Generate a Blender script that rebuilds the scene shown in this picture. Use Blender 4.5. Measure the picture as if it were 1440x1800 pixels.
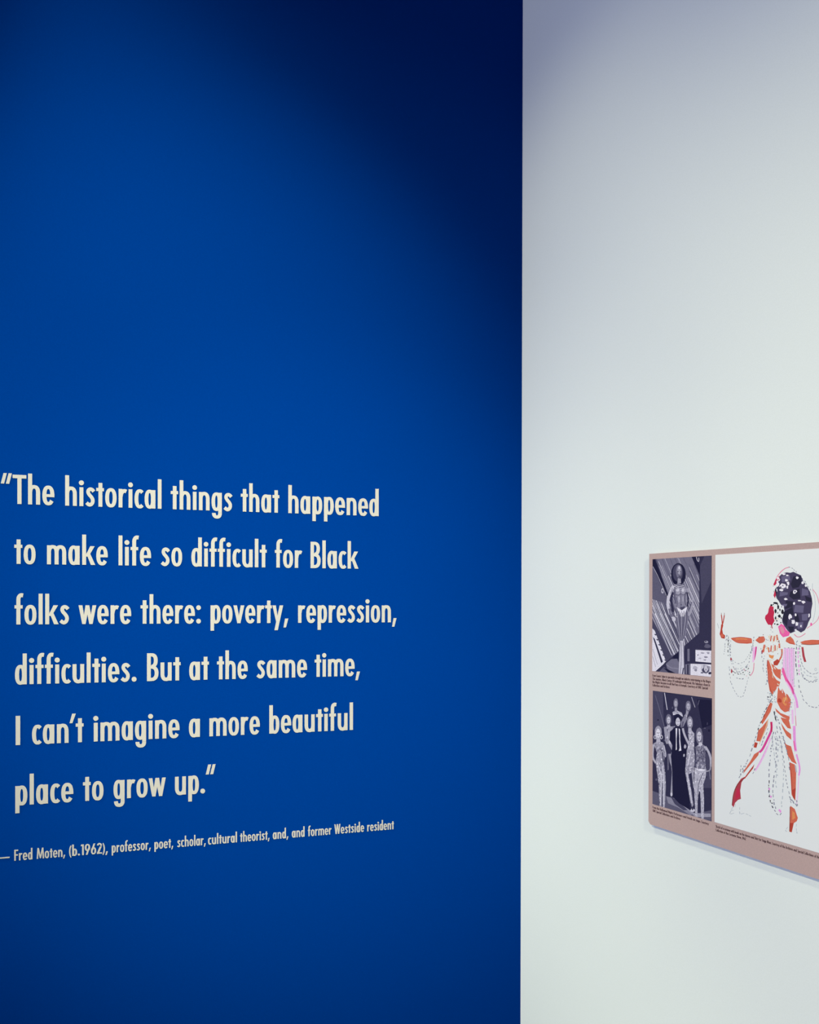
import bpy, bmesh, math, random
import numpy as np
from mathutils import Vector, Matrix
from mathutils.geometry import delaunay_2d_cdt

for o in list(bpy.data.objects):
    bpy.data.objects.remove(o, do_unlink=True)
scene = bpy.context.scene
COL = scene.collection
RNG = random.Random(7)

# ------------------------------------------------------------------ camera
F, PITCH, ROLL, CX, CY, PHI = 1898.17, -5.0419e-3, 1.7986e-3, 720.0, 1068.19, 1.18420
EYE = Vector((0.0, 0.0, 1.55))
cp, sp, cr, sr = math.cos(PITCH), math.sin(PITCH), math.cos(ROLL), math.sin(ROLL)
RX = Matrix(((1, 0, 0), (0, cp, -sp), (0, sp, cp)))
RZ = Matrix(((cr, -sr, 0), (sr, cr, 0), (0, 0, 1)))
YAW = math.pi / 2 - PHI                                   # turns the plan so that the blue wall runs along x
LEVEL = Matrix(((1, 0, 0), (0, 0, -1), (0, 1, 0))) @ RX @ RZ
PLAN = Matrix.Rotation(-YAW, 3, 'Z')
CAMROT = PLAN @ LEVEL
cd = bpy.data.cameras.new('camera')
cam = bpy.data.objects.new('camera', cd)
COL.objects.link(cam)
cam.matrix_world = Matrix.Translation(EYE) @ CAMROT.to_4x4()
cd.sensor_fit = 'HORIZONTAL'
cd.sensor_width = 36.0
cd.lens = 36.0 * F / 1440.0
cd.shift_y = (CY - 900.0) / 1440.0
cd.clip_start = 0.05
scene.camera = cam

# the two walls meet in an inside corner
DEPTH = 3.2
corner_ray = LEVEL @ Vector(((916.8 - CX) / F, 0.0, -1.0))
CORNER = PLAN @ Vector((EYE.x + corner_ray.x / corner_ray.y * DEPTH, DEPTH, 0.0))
DB = Vector((1, 0, 0))        # along the blue wall, towards the corner
DW = Vector((0, -1, 0))       # along the white wall, away from the corner
NB = DW.copy()                                        # blue wall faces this way
NW = -DB                                              # white wall faces this way
CEIL = 4.3

# ------------------------------------------------------------------ light, world, exposure
vs = scene.view_settings
vs.view_transform = 'Standard'
vs.look = 'None'
vs.gamma = 1.0
vs.use_curve_mapping = False
vs.exposure = 0.0
w = bpy.data.worlds.new('gallery_ambient')
scene.world = w
w.use_nodes = True
w.node_tree.nodes['Background'].inputs[0].default_value = (0.50, 0.58, 0.85, 1)
w.node_tree.nodes['Background'].inputs[1].default_value = 0.01

def on_blue(t, z, off=0.0):     # t metres left of the corner
    p = CORNER - DB * t + NB * off
    return Vector((p.x, p.y, z))
def on_white(t, z, off=0.0):    # t metres right of the corner
    p = CORNER + DW * t + NW * off
    return Vector((p.x, p.y, z))

def spot(name, pos, direction, strength, angle, radius, color):
    l = bpy.data.lights.new(name, 'SPOT')
    l.energy = strength * 4 * math.pi ** 2 / 0.81
    l.spot_size = math.radians(angle)
    l.spot_blend = 1.0
    l.shadow_soft_size = radius
    l.color = color
    o = bpy.data.objects.new(name, l)
    COL.objects.link(o)
    o.location = pos
    o.rotation_euler = Vector(direction).to_track_quat('-Z', 'Y').to_euler()
    return o

SPOT = (1.0, 1.0, 0.67)
spot('track_spot_wash', (0.2586, -1.4095, 3.241), (0.1250, 0.8982, -0.4216), 10.571, 28.28, 0.06, SPOT)
spot('track_spot_accent', (-1.8883, 2.2705, 3.663), (0.6098, 0.1222, -0.7831), 5.7, 39.91, 0.06, (0.95, 1.03, 0.65))
spot('track_spot_broad', (-0.1170, 2.3808, 3.641), (0.5295, 0.0298, -0.8478), 1.472, 85.66, 0.06, SPOT)
spot('track_spot_panel', (-2.7134, -1.2178, 3.874), (0.7644, 0.3578, -0.5363), 14.718, 51.2, 0.06, SPOT)
spot('track_spot_quote', (-0.0976, -0.9028, 4.156), (0.1369, 0.8361, -0.5313), 20.911, 33.07, 0.06, SPOT)
# added cool area fill, out of view, that brightens the white wall
al = bpy.data.lights.new('unseen_cool_fill', 'AREA')
al.shape = 'RECTANGLE'
al.size, al.size_y = 1.0, 2.4
al.energy = 174.5
al.color = (0.66, 0.72, 1.0)
ao = bpy.data.objects.new('unseen_cool_fill', al)
COL.objects.link(ao)
ao.location = on_blue(6.2, 1.9, 0.8)
ao.rotation_euler = DB.to_track_quat('-Z', 'Z').to_euler()

# ------------------------------------------------------------------ materials
def lin(c):
    c = c / 255.0
    return c / 12.92 if c <= 0.04045 else ((c + 0.055) / 1.055) ** 2.4
def srgb(*c):
    return tuple(lin(x) for x in c)

def material(name, color, rough=0.6, grain=0.0, grain_scale=900.0, bump=0.0, bump_scale=300.0, spec=0.3):
    m = bpy.data.materials.new(name)
    m.use_nodes = True
    nt = m.node_tree
    b = nt.nodes['Principled BSDF']
    b.inputs['Roughness'].default_value = rough
    b.inputs['Specular IOR Level'].default_value = spec
    b.inputs['Base Color'].default_value = (*color, 1)
    tc = nt.nodes.new('ShaderNodeTexCoord')
    if grain > 0:
        n = nt.nodes.new('ShaderNodeTexNoise')
        n.inputs['Scale'].default_value = grain_scale
        n.inputs['Detail'].default_value = 3
        nt.links.new(tc.outputs['Object'], n.inputs['Vector'])
        mr = nt.nodes.new('ShaderNodeMapRange')
        mr.inputs['From Min'].default_value = 0.3
        mr.inputs['From Max'].default_value = 0.7
        mr.inputs['To Min'].default_value = 1 - grain
        mr.inputs['To Max'].default_value = 1 + grain
        nt.links.new(n.outputs['Fac'], mr.inputs['Value'])
        mx = nt.nodes.new('ShaderNodeVectorMath')
        mx.operation = 'SCALE'
        mx.inputs[0].default_value = color
        nt.links.new(mr.outputs[0], mx.inputs['Scale'])
        nt.links.new(mx.outputs[0], b.inputs['Base Color'])
    if bump > 0:
        n2 = nt.nodes.new('ShaderNodeTexNoise')
        n2.inputs['Scale'].default_value = bump_scale
        n2.inputs['Detail'].default_value = 4
        nt.links.new(tc.outputs['Object'], n2.inputs['Vector'])
        bp = nt.nodes.new('ShaderNodeBump')
        bp.inputs['Strength'].default_value = bump
        bp.inputs['Distance'].default_value = 0.001
        nt.links.new(n2.outputs['Fac'], bp.inputs['Height'])
        nt.links.new(bp.outputs[0], b.inputs['Normal'])
    return m

M_BLUE = material('blue_wall_paint', (0.0, 0.0295, 0.228), 0.85, 0.05, 420, 0.18, 260, 0.0)
M_WHITE = material('white_wall_paint', (0.855, 0.885, 0.865), 0.75, 0.018, 420, 0.15, 260, 0.15)
M_CEIL = material('ceiling_paint', (0.10, 0.10, 0.11), 0.9, 0.02, 30)  # unseen ceiling, darkened to cut bounce light onto the walls
M_VINYL = material('cream_vinyl', (0.41, 0.39, 0.425), 0.5, 0.02, 500, 0, 1, 0.2)

def floor_material():
    m = material('polished_concrete', (0.16, 0.16, 0.16), 0.4, 0.12, 6.0, 0.05, 40)
    return m
M_FLOOR = floor_material()

WHITE_SEEN = srgb(219, 227, 222)
def ink(r, g, b):                # print colour read against the white of the sheet
    return tuple(min(0.93, lin(c) / wseen * 0.865) for c, wseen in zip((r, g, b), WHITE_SEEN))
INKS = {}
def ink_mat(key, rgb, grain=0.06, scale=700.0):
    if key not in INKS:
        INKS[key] = material('print_' + key, ink(*rgb), 0.55, grain, scale, 0, 1, 0.2)
    return INKS[key]
PALETTE = {
    'sheet': (219, 227, 222), 'orange': (202, 104, 78), 'rust': (176, 66, 48), 'amber': (216, 142, 84), 'ochre': (214, 186, 140),
    'red': (186, 42, 72), 'crimson': (168, 62, 72), 'pink': (226, 96, 160), 'magenta': (206, 66, 140), 'lilac': (226, 188, 222),
    'rose': (214, 140, 160), 'mauve': (222, 150, 212), 'hair': (66, 60, 86), 'raven': (38, 36, 54), 'slate': (98, 94, 122),
    'black': (34, 30, 36), 'grey': (136, 140, 152), 'silver': (176, 186, 190), 'gloss': (226, 226, 232), 'umber': (120, 52, 40)}
for i in range(11):
    t = i / 10.0
    PALETTE['tone_%d' % i] = tuple(a + (b - a) * t for a, b in zip((26, 24, 50), (236, 237, 243)))
def pmat(k):
    if k == 'sheet':
        return ink_mat(k, PALETTE[k], 0.01)
    return ink_mat(k, PALETTE[k], 0.16 if k.startswith('tone') else 0.08, 500.0)
M_BOARD = material('beige_board_print', ink(179, 158, 150), 0.55, 0.09, 620, 0, 1, 0.2)
M_EDGE = material('grey_board_edge', (0.16, 0.18, 0.22), 0.7, 0.05, 300)
M_TEXT = material('dark_brown_ink', ink(74, 48, 52), 0.55, 0.05, 500)

# ------------------------------------------------------------------ object helpers
def tag(o, label=None, cat=None, group=None, kind=None):
    for k, v in (('label', label), ('category', cat), ('group', group), ('kind', kind)):
        if v:
            o[k] = v
    return o
def empty(name, loc, rot=None):
    o = bpy.data.objects.new(name, None)
    COL.objects.link(o)
    o.empty_display_size = 0.05
    m = Matrix.Translation(loc)
    if rot is not None:
        m = m @ rot.to_4x4()
    o.matrix_world = m
    return o
def link_mesh(name, verts, faces, mats, idx=None, parent=None, matrix=None):
    me = bpy.data.meshes.new(name)
    me.from_pydata(verts, [], faces)
    for m in (mats if isinstance(mats, (list, tuple)) else [mats]):
        me.materials.append(m)
    if idx is not None:
        me.polygons.foreach_set('material_index', idx)
    me.update()
    o = bpy.data.objects.new(name, me)
    COL.objects.link(o)
    if matrix is not None:
        o.matrix_local = matrix
    if parent is not None:
        o.parent = parent
    return o

def prism(name, pts, z0, z1, mat):      # vertical prism over a plan outline (counter-clockwise)
    n = len(pts)
    v = [(p[0], p[1], z0) for p in pts] + [(p[0], p[1], z1) for p in pts]
    f = [tuple(range(n))[::-1], tuple(range(n, 2 * n))]
    f += [(i, (i + 1) % n, n + (i + 1) % n, n + i) for i in range(n)]
    o = link_mesh(name, v, f, mat)
    return o

# ------------------------------------------------------------------ setting
TH = 0.14
LEN_B, LEN_W = 5.0, 5.6
a, b = on_blue(LEN_B, 0), on_blue(0, 0)
c, d = on_blue(-TH, 0, -TH), on_blue(LEN_B, 0, -TH)
tag(prism('wall_left', [a, b, c, d], 0, CEIL, M_BLUE), 'deep blue painted gallery wall carrying the quotation', kind='structure')
a, b = on_white(0, 0), on_white(LEN_W, 0)
c, d = on_white(LEN_W, 0, -TH), on_white(-TH, 0, -TH)
tag(prism('wall_right', [a, d, c, b], 0, CEIL, M_WHITE), 'white painted gallery wall carrying the picture panel', kind='structure')
fa, fb, fc, fd = CORNER, CORNER - DB * LEN_B, CORNER - DB * LEN_B + DW * LEN_W, CORNER + DW * LEN_W
tag(prism('floor', [fa, fb, fc, fd], -0.08, 0.0, M_FLOOR), 'grey polished concrete gallery floor', kind='structure')
tag(prism('ceiling', [fa, fb, fc, fd], CEIL, CEIL + 0.08, M_CEIL), 'dark grey gallery ceiling', kind='structure')

# ------------------------------------------------------------------ pixel -> wall plane
def ray(x, y):
    return CAMROT @ Vector(((x - CX) / F, -(y - CY) / F, -1.0))
def to_blue(x, y):                   # -> (u metres right along the wall measured from the corner, height)
    r = ray(x, y)
    t = (CORNER - EYE).dot(NB) / r.dot(NB)
    p = EYE + r * t
    return ((p - CORNER).dot(DB), p.z)
BOARD_T = 0.014
def to_white(x, y):
    r = ray(x, y)
    t = (CORNER + NW * BOARD_T - EYE).dot(NW) / r.dot(NW)
    p = EYE + r * t
    return ((p - CORNER).dot(DW), p.z)

# ------------------------------------------------------------------ lettering: a bold condensed geometric sans
S, X, C, A, D = 13.6, 66.0, 100.0, 106.0, -27.0
def rect(x0, y0, x1, y1):
    return [(x0, y0), (x1, y0), (x1, y1), (x0, y1)]
def sup(cx, cy, rx, ry, a, n=2.35):
    ca, sa = math.cos(a), math.sin(a)
    return (cx + rx * math.copysign(abs(ca) ** (2 / n), ca), cy + ry * math.copysign(abs(sa) ** (2 / n), sa))
def arc(cx, cy, rx, ry, tx, ty, a0=0, a1=360, n=2.35, steps=40):
    out = []
    k = max(4, int(steps * abs(a1 - a0) / 360))
    for i in range(k):
        p, q = math.radians(a0 + (a1 - a0) * i / k), math.radians(a0 + (a1 - a0) * (i + 1) / k)
        out.append([sup(cx, cy, rx, ry, p, n), sup(cx, cy, rx, ry, q, n),
                    sup(cx, cy, rx - tx, ry - ty, q, n), sup(cx, cy, rx - tx, ry - ty, p, n)])
    return out
def disc(cx, cy, r, k=24, ry=None):
    ry = ry or r
    return [(cx + r * math.cos(2 * math.pi * i / k), cy + ry * math.sin(2 * math.pi * i / k)) for i in range(k)]
def spline(pts, k=6):
    out = []
    P = [pts[0]] + list(pts) + [pts[-1]]
    for i in range(1, len(P) - 2):
        for j in range(k):
            t = j / k
            out.append(tuple(0.5 * ((2 * P[i][c]) + (-P[i - 1][c] + P[i + 1][c]) * t
                       + (2 * P[i - 1][c] - 5 * P[i][c] + 4 * P[i + 1][c] - P[i + 2][c]) * t * t
                       + (-P[i - 1][c] + 3 * P[i][c] - 3 * P[i + 1][c] + P[i + 2][c]) * t ** 3) for c in (0, 1)))
    out.append(tuple(pts[-1]))
    return out
def stroke(pts, wd, k=6, taper=False):      # list of quads along a smooth spine
    sp_ = spline(pts, k) if k > 1 else [tuple(p) for p in pts]
    L, R_ = [], []
    n = len(sp_)
    for i, p in enumerate(sp_):
        q0, q1 = sp_[max(0, i - 1)], sp_[min(n - 1, i + 1)]
        dx, dy = q1[0] - q0[0], q1[1] - q0[1]
        l = math.hypot(dx, dy) or 1.0
        h = wd / 2
        if taper:
            t = i / (n - 1)
            h *= 0.35 + 0.65 * math.sin(math.pi * min(1, max(0, t)))
        L.append((p[0] - dy / l * h, p[1] + dx / l * h))
        R_.append((p[0] + dy / l * h, p[1] - dx / l * h))
    return [[L[i], L[i + 1], R_[i + 1], R_[i]] for i in range(n - 1)]
def shift(polys, dx):
    return [[(x + dx, y) for x, y in p] for p in polys]
def flip180(polys, wd, h):
    return [[(wd - x, h - y) for x, y in p] for p in polys]

HX = X / 2
def bowl(x0, x1, h=X):
    return arc((x0 + x1) / 2, h / 2, (x1 - x0) / 2, h / 2 + 1.2, S, 11.8)
def arch(x0, x1):
    return arc((x0 + x1) / 2, 40, (x1 - x0) / 2, X + 1.2 - 40, S, 12.2, 0, 180) + [rect(x1 - S, 0, x1, 40.4)]
def diag(xt0, xt1, yt, xb0, xb1, yb):
    return [(xt0, yt), (xt1, yt), (xb1, yb), (xb0, yb)]
G = {}       # char -> (polys, left bearing, right bearing)
def glyph(ch, polys, lb=4.3, rb=4.3):
    G[ch] = (polys, lb, rb)
glyph('o', bowl(0, 40), 3, 3)
glyph('l', [rect(0, 0, S, A)])
glyph('I', [rect(0, 0, 14.5, C)], 5, 5)
glyph('i', [rect(1.9, 0, 1.9 + S, X), disc(8.7, 81.5, 8.7)], 2.8, 2.8)
glyph('n', [rect(0, 0, S, X)] + arch(0, 40))
glyph('h', [rect(0, 0, S, A)] + arch(0, 40))
glyph('m', [rect(0, 0, S, X)] + arch(0, 39.5) + arch(39.5 - S, 65.4))
glyph('u', flip180([rect(0, 0, S, X)] + arch(0, 40), 40, X))
glyph('r', [rect(0, 0, S, X)] + stroke([(7.5, 38), (10, 50), (16, 57.5), (22, 59.2), (27.5, 57.2)], 13.2), 4.3, 0.6)
glyph('a', bowl(0, 36.5) + [rect(39 - S, 0, 39, X)], 3, 4.3)
glyph('d', bowl(0, 36.5) + [rect(39 - S, 0, 39, A)], 3, 4.3)
glyph('b', bowl(2.5, 39) + [rect(0, 0, S, A)], 4.3, 3)
glyph('p', bowl(2.5, 39) + [rect(0, D, S, X)], 4.3, 3)
glyph('g', bowl(0, 36.5) + [rect(39 - S, -8, 39, X)] + arc(20.5, -8.5, 18.5, 20.5, S, 11.8, 180, 360) + [rect(2, -14, 2 + S, -8.4)], 3, 4.3)
glyph('e', arc(20, HX, 20, HX + 1.2, S, 11.8, 0, 325) + [rect(8, 27.5, 40, 37.5), rect(40 - S, 30, 40, 37.5)], 3, 2.5)
glyph('c', arc(19, HX, 19, HX + 1.2, S, 11.8, 48, 312), 3, 0.8)
glyph('s', stroke([(27, 52.5), (21.5, 58.6), (15, 60.4), (9, 57.2), (7.2, 49.6), (11, 41.5), (18, 33.5), (23, 24.5), (22.6, 14), (16.8, 6.8), (9.5, 6.2), (1.6, 12.4)], 12.6), 2, 2.2)
glyph('t', [rect(7.8, 0, 7.8 + S, 84), rect(0, 54.8, 27, X)], 1.4, 1.4)
glyph('f', [rect(6, 0, 6 + S, 86)] + stroke([(12.8, 82), (13.4, 91), (17, 98), (22, 100.6), (28.5, 99.8)], 13.4) + [rect(0, 54.8, 27, X)], 1.4, 0.4)
glyph('k', [rect(0, 0, S, A), diag(28, 43.5, X, 10, 22, 29), diag(14, 27, 41, 30, 45.5, 0)], 4.3, 0.6)
glyph('v', [diag(0, 14, X, 15.5, 27, 0), diag(29, 43, X, 16, 27.5, 0)], 0.6, 0.6)
glyph('y', [diag(0, 14, X, 16.5, 25, 0), diag(29.5, 43.5, X, 8.5, 22, D)], 0.6, 0.6)
glyph('w', [diag(0, 13.4, X, 12.8, 24, 0), diag(24.4, 37, X, 13.4, 24.6, 0), diag(25, 37.6, X, 37.4, 48.6, 0), diag(48.6, 62, X, 38, 49.2, 0)], 0.6, 0.6)
glyph('T', [rect(15.6, 0, 15.6 + S, C), rect(0, 88, 45, C)], 1, 1.2)
glyph('B', [rect(0, 0, S, C), rect(0, 88.4, 18, C), rect(0, 45, 18, 56), rect(0, 0, 18, 11.6)]
      + arc(16, 73.5, 22, 26.5, S, 11.6, -90, 90) + arc(16, 28, 25, 28, S, 11.6, -90, 90), 5, 3)
glyph('F', [rect(0, 0, S, C), rect(0, 88, 35, C), rect(0, 46, 32, 58)], 5, 1.5)
glyph('W', [diag(0, 13.6, C, 14, 26, 0), diag(27, 40, C, 14.6, 26.6, 0), diag(28, 41, C, 41, 53, 0), diag(54, 67.6, C, 41.6, 53.6, 0)], 0.6, 0.6)
glyph('M', [diag(6, 17, C, 0, 13, 0), diag(50, 61, C, 54, 67, 0), diag(7, 20, C, 28, 39, 4), diag(47, 60, C, 28, 39, 4)], 3, 3)
glyph('C', arc(24, 50, 24, 51, S, 12, 42, 318), 3, 1)
glyph('H', [rect(0, 0, S, C), rect(34, 0, 34 + S, C), rect(0, 45, 46, 57)], 5, 5)
glyph('N', [rect(0, 0, S, C), rect(36, 0, 36 + S, C), diag(0, 13, C, 36, 49, 0)], 5, 5)
glyph('O', arc(26, 50, 26, 51, S, 12), 3, 3)
glyph('E', [rect(0, 0, S, C), rect(0, 88, 34, C), rect(0, 45, 32, 57), rect(0, 0, 34, 12)], 5, 2)
glyph('S', stroke([(35, 84), (27, 92), (17, 93), (9, 86), (8, 74), (15, 62), (24, 50), (30, 36), (28, 16), (18, 7), (8, 8), (2, 16)], 12.6), 2, 2)
glyph('A', [diag(20, 30, C, 0, 13.6, 0), diag(22, 32, C, 38, 52, 0), rect(12, 24, 40, 35)], 1, 1)
glyph('P', [rect(0, 0, S, C), rect(0, 88.4, 18, C), rect(0, 42, 18, 54)] + arc(16, 71, 23, 29, S, 11.6, -90, 90), 5, 2)
glyph('1', [rect(11, 0, 11 + S, C), diag(4, 14, C, 0, 12, 86)], 3, 5)
six = arc(21, 32, 21, 33, S, 11.8) + [diag(21, 35, C, 1.5, 17, 38)]
glyph('6', six, 3, 3)
glyph('9', flip180(six, 42, C), 3, 3)
glyph('2', arc(20, 76, 20, 25, S, 12, -8, 172) + [diag(23, 38.5, 68, 0, 17, 8), rect(0, 0, 41, 12)], 3, 3)
glyph('(', arc(26, 42, 26, 66, 11, 8, 118, 242, 2.0), 3, 1)
glyph(')', arc(0, 42, 26, 66, 11, 8, -62, 62, 2.0), 1, 3)
glyph('.', [disc(8.8, 8.2, 8.8)], 2.5, 2.5)
glyph(':', [disc(8.8, 8.2, 8.8), disc(8.8, 57.5, 8.8)], 2.5, 2.5)
glyph(',', [[(6.5, 16.5), (19.5, 16.5), (10, -17), (0, -17)]], 1.0, 2)
glyph('\u2019', [[(9, 101), (21.5, 101), (10, 68), (0, 68)]], -1, -1.5)
quote = [[(9, 104), (20, 104), (11, 68), (0, 68)]]
glyph('\u201c', quote + shift(quote, 16.5), 1, 1)
glyph('\u201d', quote + shift(quote, 16.5), 0, 2)
glyph('\u2014', [rect(0, 30, 68, 41)], 3, 3)

def layout(word):
    x, out = 0.0, []
    for i, ch in enumerate(word):
        if ch == ' ':
            x += 24
            continue
        polys, lb, rb = G[ch]
        x0 = min(p[0] for q in polys for p in q)
        x1 = max(p[0] for q in polys for p in q)
        if i:
            x += lb
        out += shift(polys, x - x0)
        x += (x1 - x0) + rb
    lo = min(p[0] for q in out for p in q)
    hi = max(p[0] for q in out for p in q)
    return shift(out, -lo), hi - lo

def fill(polys, top=None):
    """planar arrangement of polygons -> verts, triangles, index of the topmost polygon covering each (-1 = none)"""
    vs_, es = [], []
    for p in polys:
        b0 = len(vs_)
        vs_ += [Vector(q) for q in p]
        es += [(b0 + i, b0 + (i + 1) % len(p)) for i in range(len(p))]
    ov, oe, of, _, _, _ = delaunay_2d_cdt(vs_, es, [], 0, 1e-5)
    V = np.array([(v[0], v[1]) for v in ov])
    T = np.array([f for f in of if len(f) == 3])
    cen = V[T].mean(axis=1)
    own = np.full(len(T), -1)
    for k, p in enumerate(polys):
        P = np.array(p)
        lo, hi = P.min(0), P.max(0)
        cand = np.where((cen[:, 0] >= lo[0]) & (cen[:, 0] <= hi[0]) & (cen[:, 1] >= lo[1]) & (cen[:, 1] <= hi[1]))[0]
        if not len(cand):
            continue
        cx, cy = cen[cand, 0], cen[cand, 1]
        ins = np.zeros(len(cand), bool)
        for i in range(len(P)):
            (xa, ya), (xb, yb) = P[i], P[(i + 1) % len(P)]
            if ya == yb:
                continue
            cr_ = ((ya > cy) != (yb > cy)) & (cx < (xb - xa) * (cy - ya) / (yb - ya) + xa)
            ins ^= cr_
        if top is not None and top[k] is not None:
            for Q in top[k]:
                ins2 = np.zeros(len(cand), bool)
                for i in range(len(Q)):
                    (xa, ya), (xb, yb) = Q[i], Q[(i + 1) % len(Q)]
                    if ya == yb:
                        continue
                    ins2 ^= ((ya > cy) != (yb > cy)) & (cx < (xb - xa) * (cy - ya) / (yb - ya) + xa)
                ins &= ins2
        own[cand[ins]] = k
    return V, T, own

def slab(V, T, z0, z1):
    """triangles at z1 with side walls down to z0 round every open edge"""
    used = sorted(set(T.flatten()))
    mp = {k: i for i, k in enumerate(used)}
    n = len(used)
    verts = [(V[k][0], V[k][1], z1) for k in used] + [(V[k][0], V[k][1], z0) for k in used]
    faces, edge = [], {}
    for t in T:
        q = [mp[k] for k in t]
        ax = (V[t[1]] - V[t[0]])
        bx = (V[t[2]] - V[t[0]])
        if ax[0] * bx[1] - ax[1] * bx[0] < 0:
            q.reverse()
        faces.append(tuple(q))
        for i in range(3):
            edge[(q[i], q[(i + 1) % 3])] = True
    nt = len(faces)
    for (i, j) in list(edge):
        if (j, i) not in edge:
            faces.append((j, i, i + n, j + n))
    return verts, faces, nt

def text_mesh(name, word, wd, size, mat, parent, u, v, z0, z1):
    """lettering wd metres wide, size = metres per glyph unit; parent-local x right, y up, z out of the wall"""
    polys, ink_w = layout(word)
    sx = wd / ink_w
    V, T, own = fill(polys)
    V = V * np.array((sx, size))
    verts, faces, nt = slab(V, T[own >= 0], z0, z1)
    return link_mesh(name, verts, faces, mat, None, parent, Matrix.Translation((u, v, 0)))

ROT_B = Matrix((DB, Vector((0, 0, 1)), NB)).transposed()      # local x along wall, y up, z off the wall
ROT_W = Matrix((DW, Vector((0, 0, 1)), NW)).transposed()

# every line of the quotation: baseline height (px at a given column) and the extent of each word
LINES = [
    [('\u201cThe', 1.2, 95.5, 886.8), ('historical', 114.5, 283.8, 891), ('things', 300, 408.6, 896.5), ('that', 423.2, 490.8, 900.6), ('happened', 506.7, 665.5, 905.2)],
    [('to', 25, 62.5, 992), ('make', 82.5, 189.3, 992.6), ('life', 208.3, 265.5, 993.9), ('so', 282.5, 320, 994.4), ('difficult', 336.3, 468.7, 996.4), ('for', 483.1, 531.1, 998.1), ('Black', 545.8, 630, 999.6)],
    [('folks', 25.5, 122, 1097.5), ('were', 138, 230.5, 1097.2), ('there:', 247, 353, 1096.6), ('poverty,', 370, 506.7, 1094.8), ('repression,', 523.9, 696.9, 1094)],
    [('difficulties.', 26.3, 240, 1201.2), ('But', 258.3, 317.5, 1196.5), ('at', 332.5, 367.2, 1195), ('the', 381.3, 435.3, 1193.4), ('same', 450.7, 539.6, 1191.2), ('time,', 553, 632.6, 1188.6)],
    [('I', 27.5, 35.5, 1309.8), ('can\u2019t', 56.3, 146.8, 1306.4), ('imagine', 163.8, 315.5, 1300.2), ('a', 332, 351.3, 1295.6), ('more', 368, 456.6, 1291.8), ('beautiful', 473.3, 620.3, 1286.2)],
    [('place', 26.8, 128.8, 1411.9), ('to', 145.8, 181.8, 1407), ('grow', 199.5, 291.3, 1402), ('up.\u201d', 307.5, 378.8, 1395.2)],
    [('\u2014', -28, 17, 1510.3), ('Fred', 25, 57, 1511.5), ('Moten,', 64.5, 114.5, 1508.3), ('(b.1962),', 121.3, 189.5, 1502.5), ('professor,', 196.3, 265, 1495.5), ('poet,', 271.3, 304.5, 1491), ('scholar,', 311.3, 361.6, 1487.7),
     ('cultural', 365.6, 416.5, 1482.6), ('theorist,', 421.8, 473.8, 1477.8), ('and,', 479.4, 506.8, 1474.5), ('and', 512.9, 535.3, 1471.6), ('former', 541.1, 582.8, 1468.8), ('Westside', 587.6, 640, 1464.6), ('resident', 645.4, 692.3, 1460.5)]]
cap_big = (to_blue(36, 835.0)[1] - to_blue(36, 886.2)[1]) / 100.0
cap_small = (to_blue(30, 1493.2)[1] - to_blue(30, 1512.2)[1]) / 100.0

def build_line(line, parent, size, base_u, base_v):
    vv = [to_blue((x0 + x1) / 2, y)[1] for _, x0, x1, y in line]
    v = sum(vv) / len(vv)
    ln = empty('text_line', (0, 0, 0))
    ln.parent = parent
    u_first = to_blue(line[0][1], line[0][3])[0]
    ln.matrix_local = Matrix.Translation((u_first - base_u, v - base_v, 0))
    for word, x0, x1, y in line:
        ua, ub = to_blue(x0, y)[0], to_blue(x1, y)[0]
        text_mesh('word', word, ub - ua, size, M_VINYL, ln, ua - u_first, 0, 0.0, 0.0016)
    return ln

u0 = to_blue(25.5, 1000)[0]
def blue_anchor(name, y):
    z = to_blue(25.5, y)[1]
    p = CORNER + DB * u0
    return empty(name, Vector((p.x, p.y, z)), ROT_B), z
q, qz = blue_anchor('wall_quote', 1411)
tag(q, 'six-line quotation in large bold cream lettering on the deep blue wall', 'wall lettering')
for line in LINES[:6]:
    build_line(line, q, cap_big, u0, qz)
at, az = blue_anchor('attribution', 1512)
tag(at, 'single small line of cream attribution lettering below the quotation on the blue wall', 'wall lettering')
build_line(LINES[6], at, cap_small, u0, az)

# ------------------------------------------------------------------ picture panel on the white wall
bu0, bv1 = to_white(1141.5, 973.6)
_, bv0 = to_white(1141.5, 1448.4)
su0, sv1 = to_white(1258.2, 975.4)
_, sv0 = to_white(1258.2, 1445.4)
axis_u = to_white(1388, 1250)[0]
su1 = 2 * axis_u - su0 + 0.02
bu1 = su1 + (to_white(1147.1, 1200)[0] - bu0)
pp = CORNER + DW * bu0
panel = empty('picture_panel', Vector((pp.x, pp.y, bv0)), ROT_W)
tag(panel, 'beige display panel with two photographs and a costume drawing on the white wall', 'display panel')
BW, BH = bu1 - bu0, bv1 - bv0

bm = bmesh.new()
ch = 0.007
outl = [(ch, 0), (BW, 0), (BW, BH), (0, BH), (0, ch * 0.9)]
f0 = [bm.verts.new((x, y, 0.004)) for x, y in outl]
f1 = [bm.verts.new((x, y, BOARD_T)) for x, y in outl]
bm.faces.new(f0[::-1])
ff = bm.faces.new(f1)
for i in range(len(outl)):
    fc_ = bm.faces.new((f0[i], f0[(i + 1) % len(outl)], f1[(i + 1) % len(outl)], f1[i]))
    fc_.material_index = 1
me = bpy.data.meshes.new('board')
bm.to_mesh(me)
bm.free()
me.materials.append(M_BOARD)
me.materials.append(M_EDGE)
board = bpy.data.objects.new('board', me)
COL.objects.link(board)
board.parent = panel
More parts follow.
